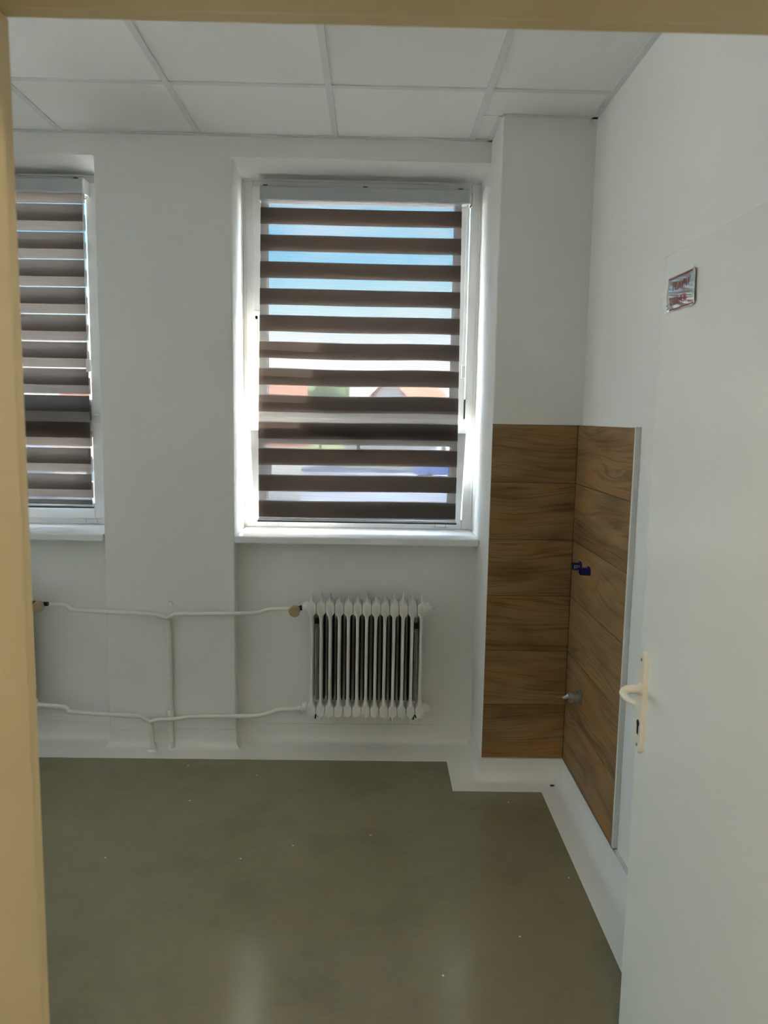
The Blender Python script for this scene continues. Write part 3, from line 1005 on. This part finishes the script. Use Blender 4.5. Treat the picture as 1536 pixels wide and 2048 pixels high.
MB().lathe([(0, 0.026), (0.006, 0.026), (0.010, 0.018), (0.036, 0.016)], local([(-1.041, PY + 0.008, 0.002)], ret)[0], (0, 0, 1), 18).build('floor_collar', M['cove'], ret, smooth=35)

# ================================================================== plumbing stubs on the tiled wall
wo = tag(empty('water_outlet', (XRT, 3.03, 1.008)), 'pair of blue-capped water outlets sticking out of the wood-look tiles', 'pipe fitting')
for (dy, dz, ln, marked) in ((-0.040, 0.002, 0.038, False), (0.085, -0.002, 0.034, True)):
    MB().lathe([(0, 0.019), (0.003, 0.019), (0.004, 0.013), (ln, 0.013)], (0, dy, dz), (-1, 0, 0), 16).build('outlet_socket', M['blue'], wo, smooth=35)
    MB().box(-ln, -0.006, dy - 0.015, dy + 0.015, dz - 0.014, dz + 0.013).build('plug', M['blue'], wo, bevel=0.002)
    MB().box(-0.010, -0.005, dy - 0.013, dy + 0.005, dz + 0.013, dz + 0.022).build('plug_tab', M['blue'], wo, bevel=0.001)
    if marked:
        for k in range(4):
            MB().box(-ln + 0.003 + 0.006 * k, -ln + 0.005 + 0.006 * k, dy - 0.0162, dy - 0.015, dz - 0.008 + 0.002 * k, dz + 0.008).build('plug_rib', M['chrome'], wo)
ds = tag(empty('drain_stub', (XRT, 3.035, 0.470)), 'short grey drain pipe stub with flange low on the wood-look tiles', 'pipe fitting')
MB().lathe([(0, 0.034), (0.003, 0.034), (0.006, 0.030), (0.006, 0.020)], (0, 0, 0), (-1, 0, 0), 24).build('flange', M['grey_plastic'], ds, smooth=35)
MB().lathe([(0.004, 0.019), (0.030, 0.019), (0.031, 0.022), (0.044, 0.022), (0.045, 0.016)], (0, 0, 0), (-1, 0, 0), 24).build('stub', M['chrome'], ds, smooth=35)
MB().tube([(-0.044, 0, 0.010), (-0.058, 0.006, -0.002), (-0.064, 0.016, -0.006)], [0.010, 0.008, 0.006], 10).build('elbow', M['chrome'], ds, smooth=50)
MB().tube([(-0.062, 0.014, -0.006), (-0.088, 0.030, -0.008)], 0.0018, 6).build('wire', M['knob'], ds)

# ================================================================== door frame and door
tf = tag(empty('trim_1', (0, 0, 0)), kind='structure')
YST = 0.749
def jamb(x0, x1, nm):
    return MB().box(x0, x1, Y0C - 0.012, YST, 0, DZ).build(nm, M['frame'], tf, bevel=0.006, seg=3)
jamb(DX0 - 0.05, DX0, 'jamb')
jamb(DX1, DX1 + 0.05, 'jamb')
MB().box(DX0 - 0.05, DX1 + 0.05, Y0C - 0.012, YST, DZ, DZ + 0.05).build('head', M['frame'], tf, bevel=0.006, seg=3)
for a, b in ((DX0 - 0.05, DX0 - 0.014), (DX1 + 0.014, DX1 + 0.05)):
    MB().box(a, b, YST, Y0 + 0.004, 0, DZ + 0.014).build('rebate', M['frame'], tf, bevel=0.003)
MB().box(DX0 - 0.05, DX1 + 0.05, YST, Y0 + 0.004, DZ + 0.014, DZ + 0.05).build('rebate', M['frame'], tf, bevel=0.003)
# corridor-side casing
for a, b in ((DX0 - 0.075, DX0 - 0.004), (DX1 + 0.004, DX1 + 0.075)):
    MB().box(a, b, Y0C - 0.002, Y0C + 0.022, 0, DZ + 0.07).build('casing', M['frame'], tf, bevel=0.004)
MB().box(DX0 - 0.004, DX1 + 0.004, Y0C - 0.002, Y0C + 0.022, DZ + 0.004, DZ + 0.07).build('casing', M['frame'], tf, bevel=0.004)

XD = 0.645
dr = tag(empty('door_1', (XD, 0.80, 0)), kind='structure')
DL = 1.768 - 0.80
MB().box(0, 0.040, 0, DL, 0.008, 1.975).build('leaf', M['door'], dr, bevel=0.003)
MB().box(0.004, 0.0395, DL, DL + 0.003, 0.85, 1.05).build('lock_forend', M['chrome'], dr)
# long cream backplate
PYC = 1.730 - 0.80
def rounded_plate(yc, z0, z1, w, t):
    pts = []
    r = w / 2
    for k in range(13):
        a = math.pi * k / 12
        pts.append((yc + r * math.cos(a), z1 - r + r * math.sin(a)))
    for k in range(13):
        a = math.pi + math.pi * k / 12
        pts.append((yc + r * math.cos(a), z0 + r + r * math.sin(a)))
    rings = []
    for x, s in ((0, 0.0), (-t * 0.6, 0.0), (-t, -0.003)):
        ring = []
        for y, z in pts:
            d = Vector((y - yc, z - max(z0 + r, min(z1 - r, z))))
            L = d.length or 1
            ring.append((x, y + d.x / L * s, z + d.y / L * s))
        rings.append(ring)
    return MB().loft(rings)
rounded_plate(PYC, 0.826, 1.074, 0.042, 0.010).build('backplate', M['handle'], dr, smooth=40)
# lever: neck out of the plate, then a bent grip running towards the hinges
lv = MB().tube(spline([(-0.008, PYC, 0.982), (-0.030, PYC, 0.982), (-0.044, PYC - 0.003, 0.981), (-0.054, PYC - 0.016, 0.979), (-0.057, PYC - 0.030, 0.977), (-0.055, PYC - 0.052, 0.976), (-0.046, PYC - 0.080, 0.976)], 5), [0.0100] * 16 + [0.0094, 0.0088, 0.0084, 0.0080, 0.0078, 0.0076, 0.0074, 0.0072, 0.0070, 0.0068, 0.0066, 0.0064, 0.0060, 0.0056, 0.0050], 14).build('lever', M['handle'], dr, smooth=60)
MB().lathe([(0, 0.015), (0.004, 0.015), (0.005, 0.012)], (-0.010, PYC, 0.982), (-1, 0, 0), 20).build('lever_collar', M['handle'], dr, smooth=35)
# keyhole and screws
mb = MB().lathe([(0, 0.0085), (0.0006, 0.0085)], (-0.0100, PYC, 0.899), (-1, 0, 0), 20)
mb.box(-0.0106, -0.0100, PYC - 0.0052, PYC + 0.0052, 0.872, 0.897)
mb.build('keyhole', M['black_iron'], dr)
for z in (1.054, 0.846):
    MB().lathe([(0, 0.0042), (0.0012, 0.0034)], (-0.0100, PYC, z), (-1, 0, 0), 12).build('screw', M['grey_plastic'], dr, smooth=35)
for z in (0.28, 1.70):
    MB().lathe([(0, 0.009), (0.085, 0.009)], (-0.006, -0.006, z), (0, 0, 1), 14).build('hinge', M['chrome'], dr, smooth=35)

# notice on the door
NY0, NY1, NZ0, NZ1 = 1.578, 1.725, 1.846, 1.920
nt_ = tag(empty('door_notice', (XD, 0.5 * (NY0 + NY1), NZ0)), 'small glossy plastic notice with red lettering high on the open door', 'notice')
vs, fs = [], []
N1, N2 = 16, 16
for j in range(N2 + 1):
    for i in range(N1 + 1):
        u, v = i / N1, j / N2
        y = (NY1 - NY0) * (0.5 - u)
        z = (NZ1 - NZ0) * v
        curl = 0.004 * max(0, (1 - u) * 1 - v * 1 - 0.75) / 0.25 + 0.005 * max(0, u + v - 1.8) / 0.2
        x = -0.0022 - 0.0022 * math.sin(math.pi * v) - curl - 0.0004 * math.sin(14 * v + 5 * u)
        vs.append((x, y, z))
n = N1 + 1
for j in range(N2):
    for i in range(N1):
        fs.append((j * n + i, j * n + i + 1, (j + 1) * n + i + 1, (j + 1) * n + i))
sl = MB().add(vs, fs).build('sleeve', M['film'], nt_, smooth=80)
sm = sl.modifiers.new('thickness', 'SOLIDIFY')
sm.thickness = 0.0008
sm.offset = 0
for (a, b, c, d) in ((-0.5, 0.5, 0.930, 0.965), (-0.5, 0.5, 0.035, 0.07)):
    yy = (NY1 - NY0)
    MB().box(-0.0046, -0.0040, a * yy * 0.93, b * yy * 0.93, (NZ1 - NZ0) * c, (NZ1 - NZ0) * d).build('red_border', M['red_ink'], nt_)
def lettering(txt, size, z, yc):
    cu = bpy.data.curves.new('lettering', 'FONT')
    cu.body = txt
    cu.size = size
    cu.align_x = 'CENTER'
    cu.extrude = 0.0002
    ob = bpy.data.objects.new('tmp', cu)
    COL.objects.link(ob)
    dg = bpy.context.evaluated_depsgraph_get()
    me = bpy.data.meshes.new_from_object(ob.evaluated_get(dg))
    bpy.data.objects.remove(ob)
    me.name = 'lettering'
    me.materials.clear()
    me.materials.append(M['red_ink'])
    o = bpy.data.objects.new('lettering', me)
    COL.objects.link(o)
    o.parent = nt_
    # text X -> world -Y, text Y -> world Z, facing -X
    o.matrix_local = Matrix(((0, 0, -1, -0.0052), (-1, 0, 0, yc), (0, 1, 0, z), (0, 0, 0, 1)))
    return o
lettering('HLAVN\u00dd', 0.024, 0.043, -0.004)
lettering('UZ\u00c1VER', 0.024, 0.013, 0.010)

# ================================================================== corridor lamp, added out of view for its light
lp = tag(empty('added_ceiling_lamp', (0.2, -0.55, 2.70)), 'unseen flat square lamp added on the corridor ceiling to light the doorway', 'lamp')
MB().box(-0.31, 0.31, -0.31, 0.31, 0.012, 0.08).build('housing', M['grid'], lp, bevel=0.006)
MB().box(-0.28, 0.28, -0.28, 0.28, 0.0, 0.012).build('diffuser', M['lamp'], lp, bevel=0.003)

# ================================================================== outdoors
GZ = -3.2
tag(MB().box(-90, 90, YO + 0.3, 160, GZ - 0.3, GZ).build('ground', M['grass']), kind='structure')
tag(MB().box(-85, 85, 40, 110, GZ, GZ + 0.03).build('ground_paving', M['asphalt']), kind='structure')
tag(MB().box(-85, 85, YO + 0.4, 40, GZ, GZ + 0.03).build('ground_bounce', M['bounce_paving']), kind='structure')  # unseen pale strip added to bounce daylight onto the ceiling
tag(MB().box(-90, XL - 0.6, -40, YO + 0.3, GZ - 0.3, GZ).build('ground_side', M['bounce_paving']), kind='structure')  # unseen side ground, made pale to throw daylight up to the ceiling
def house(loc, w, d, h, rh, rz, label):
    hs = tag(empty('house', loc, rz), label, 'house', 'houses across the yard')
    body = MB().box(-w / 2, w / 2, -d / 2, d / 2, 0, h)
    body.add([(-w / 2, -d / 2, h), (-w / 2, d / 2, h), (-w / 2, 0, h + rh), (-w / 2 + 0.2, -d / 2, h), (-w / 2 + 0.2, d / 2, h), (-w / 2 + 0.2, 0, h + rh)], [(0, 1, 2), (3, 5, 4), (0, 2, 5, 3), (1, 4, 5, 2), (0, 3, 4, 1)])
    body.add([(w / 2, -d / 2, h), (w / 2, d / 2, h), (w / 2, 0, h + rh), (w / 2 - 0.2, -d / 2, h), (w / 2 - 0.2, d / 2, h), (w / 2 - 0.2, 0, h + rh)], [(0, 1, 2), (3, 5, 4), (0, 2, 5, 3), (1, 4, 5, 2), (0, 3, 4, 1)])
    body.build('wall', M['render'], hs)
    e = 0.45
    for s in (-1, 1):
        yo_ = s * (d / 2 + e)
        zz = h - rh * e / (d / 2)
        MB().add([(-w / 2 - e, yo_, zz), (w / 2 + e, yo_, zz), (w / 2 + e, 0, h + rh), (-w / 2 - e, 0, h + rh),
                  (-w / 2 - e, yo_, zz + 0.2), (w / 2 + e, yo_, zz + 0.2), (w / 2 + e, 0, h + rh + 0.2), (-w / 2 - e, 0, h + rh + 0.2)],
                 [(0, 3, 2, 1), (4, 5, 6, 7), (0, 1, 5, 4), (1, 2, 6, 5), (2, 3, 7, 6), (3, 0, 4, 7)]).build('roof', M['brickred'], hs)
    MB().box(w * 0.2, w * 0.2 + 0.6, -0.3, 0.3, h + rh * 0.6, h + rh + 0.9).build('chimney', M['render'], hs)
    for i in range(3):
        x = -w / 2 + w * (i + 0.5) / 3
        win = MB().box(x - 0.65, x + 0.65, -d / 2 - 0.06, -d / 2 + 0.05, 1.0, 2.4).build('window', M['pvc'], hs)
        MB().box(x - 0.55, x + 0.55, -d / 2 - 0.07, -d / 2 - 0.06, 1.1, 2.3).build('pane', M['dark_glass'], win)
    return hs
house((-11.0, 46, GZ + 0.03), 13, 9, 3.4, 3.2, 0.12, 'pale house with red roof at the left, seen through the blind')
house((3.6, 74, GZ + 0.03), 11, 9, 3.8, 4.3, 1.15, 'pale house with red roof at the right, seen through the blind')
def tree(loc, h, r, label):
    t = tag(empty('tree', loc), label, 'tree', 'trees beyond the houses')
    MB().lathe([(0, 0.22), (h * 0.5, 0.14), (h * 0.8, 0.06)], (0, 0, 0), (0, 0, 1), 10).build('trunk', M['bark'], t, smooth=50)
    bm = bmesh.new()
    for k in range(9):
        a = random.uniform(0, 6.28)
        q = r * random.uniform(0.2, 0.65)
        c = Vector((q * math.cos(a), q * math.sin(a), h * random.uniform(0.5, 0.88)))
        res = bmesh.ops.create_icosphere(bm, subdivisions=2, radius=r * random.uniform(0.38, 0.6))
        for v in res['verts']:
            v.co = v.co * random.uniform(0.88, 1.12) + c
    me = bpy.data.meshes.new('crown')
    bm.to_mesh(me)
    bm.free()
    me.materials.append(M['leaf'])
    o = bpy.data.objects.new('crown', me)
    COL.objects.link(o)
    o.parent = t
for (x, y, h, r, lb) in ((-7.0, 100, 9.0, 4.2, 'round green tree between the two houses'), (17.0, 104, 9.4, 4.6, 'tall green tree behind the right house'),
                         (-16, 64, 7.0, 4.0, 'broad green tree behind the left house')):
    tree((x, y, GZ + 0.03), h, r, lb)
# parked car
cr = tag(empty('car', (5.2, 60, GZ + 0.03), 0.3), 'blue car parked on the yard below the window', 'car')
prof = [(-2.0, 0.35), (-2.05, 0.75), (-1.75, 0.95), (-1.1, 1.0), (-0.55, 1.42), (0.75, 1.45), (1.45, 1.0), (1.95, 0.9), (2.05, 0.6), (2.0, 0.35)]
MB().loft([[(x, -0.82, z) for x, z in prof], [(x, 0.82, z) for x, z in prof]]).build('body', M['car'], cr, bevel=0.05)
gl = [(-0.95, 1.03), (-0.50, 1.36), (0.70, 1.39), (1.25, 1.03)]
MB().loft([[(x, -0.835, z) for x, z in gl], [(x, 0.835, z) for x, z in gl]]).build('side_window', M['dark_glass'], cr)
for x in (-1.25, 1.25):
    for y in (-0.72, 0.72):
        MB().lathe([(-0.1, 0.30), (-0.08, 0.33), (0.08, 0.33), (0.1, 0.30)], (x, y, 0.33), (0, 1, 0), 18).build('wheel', M['gasket'], cr, smooth=35)
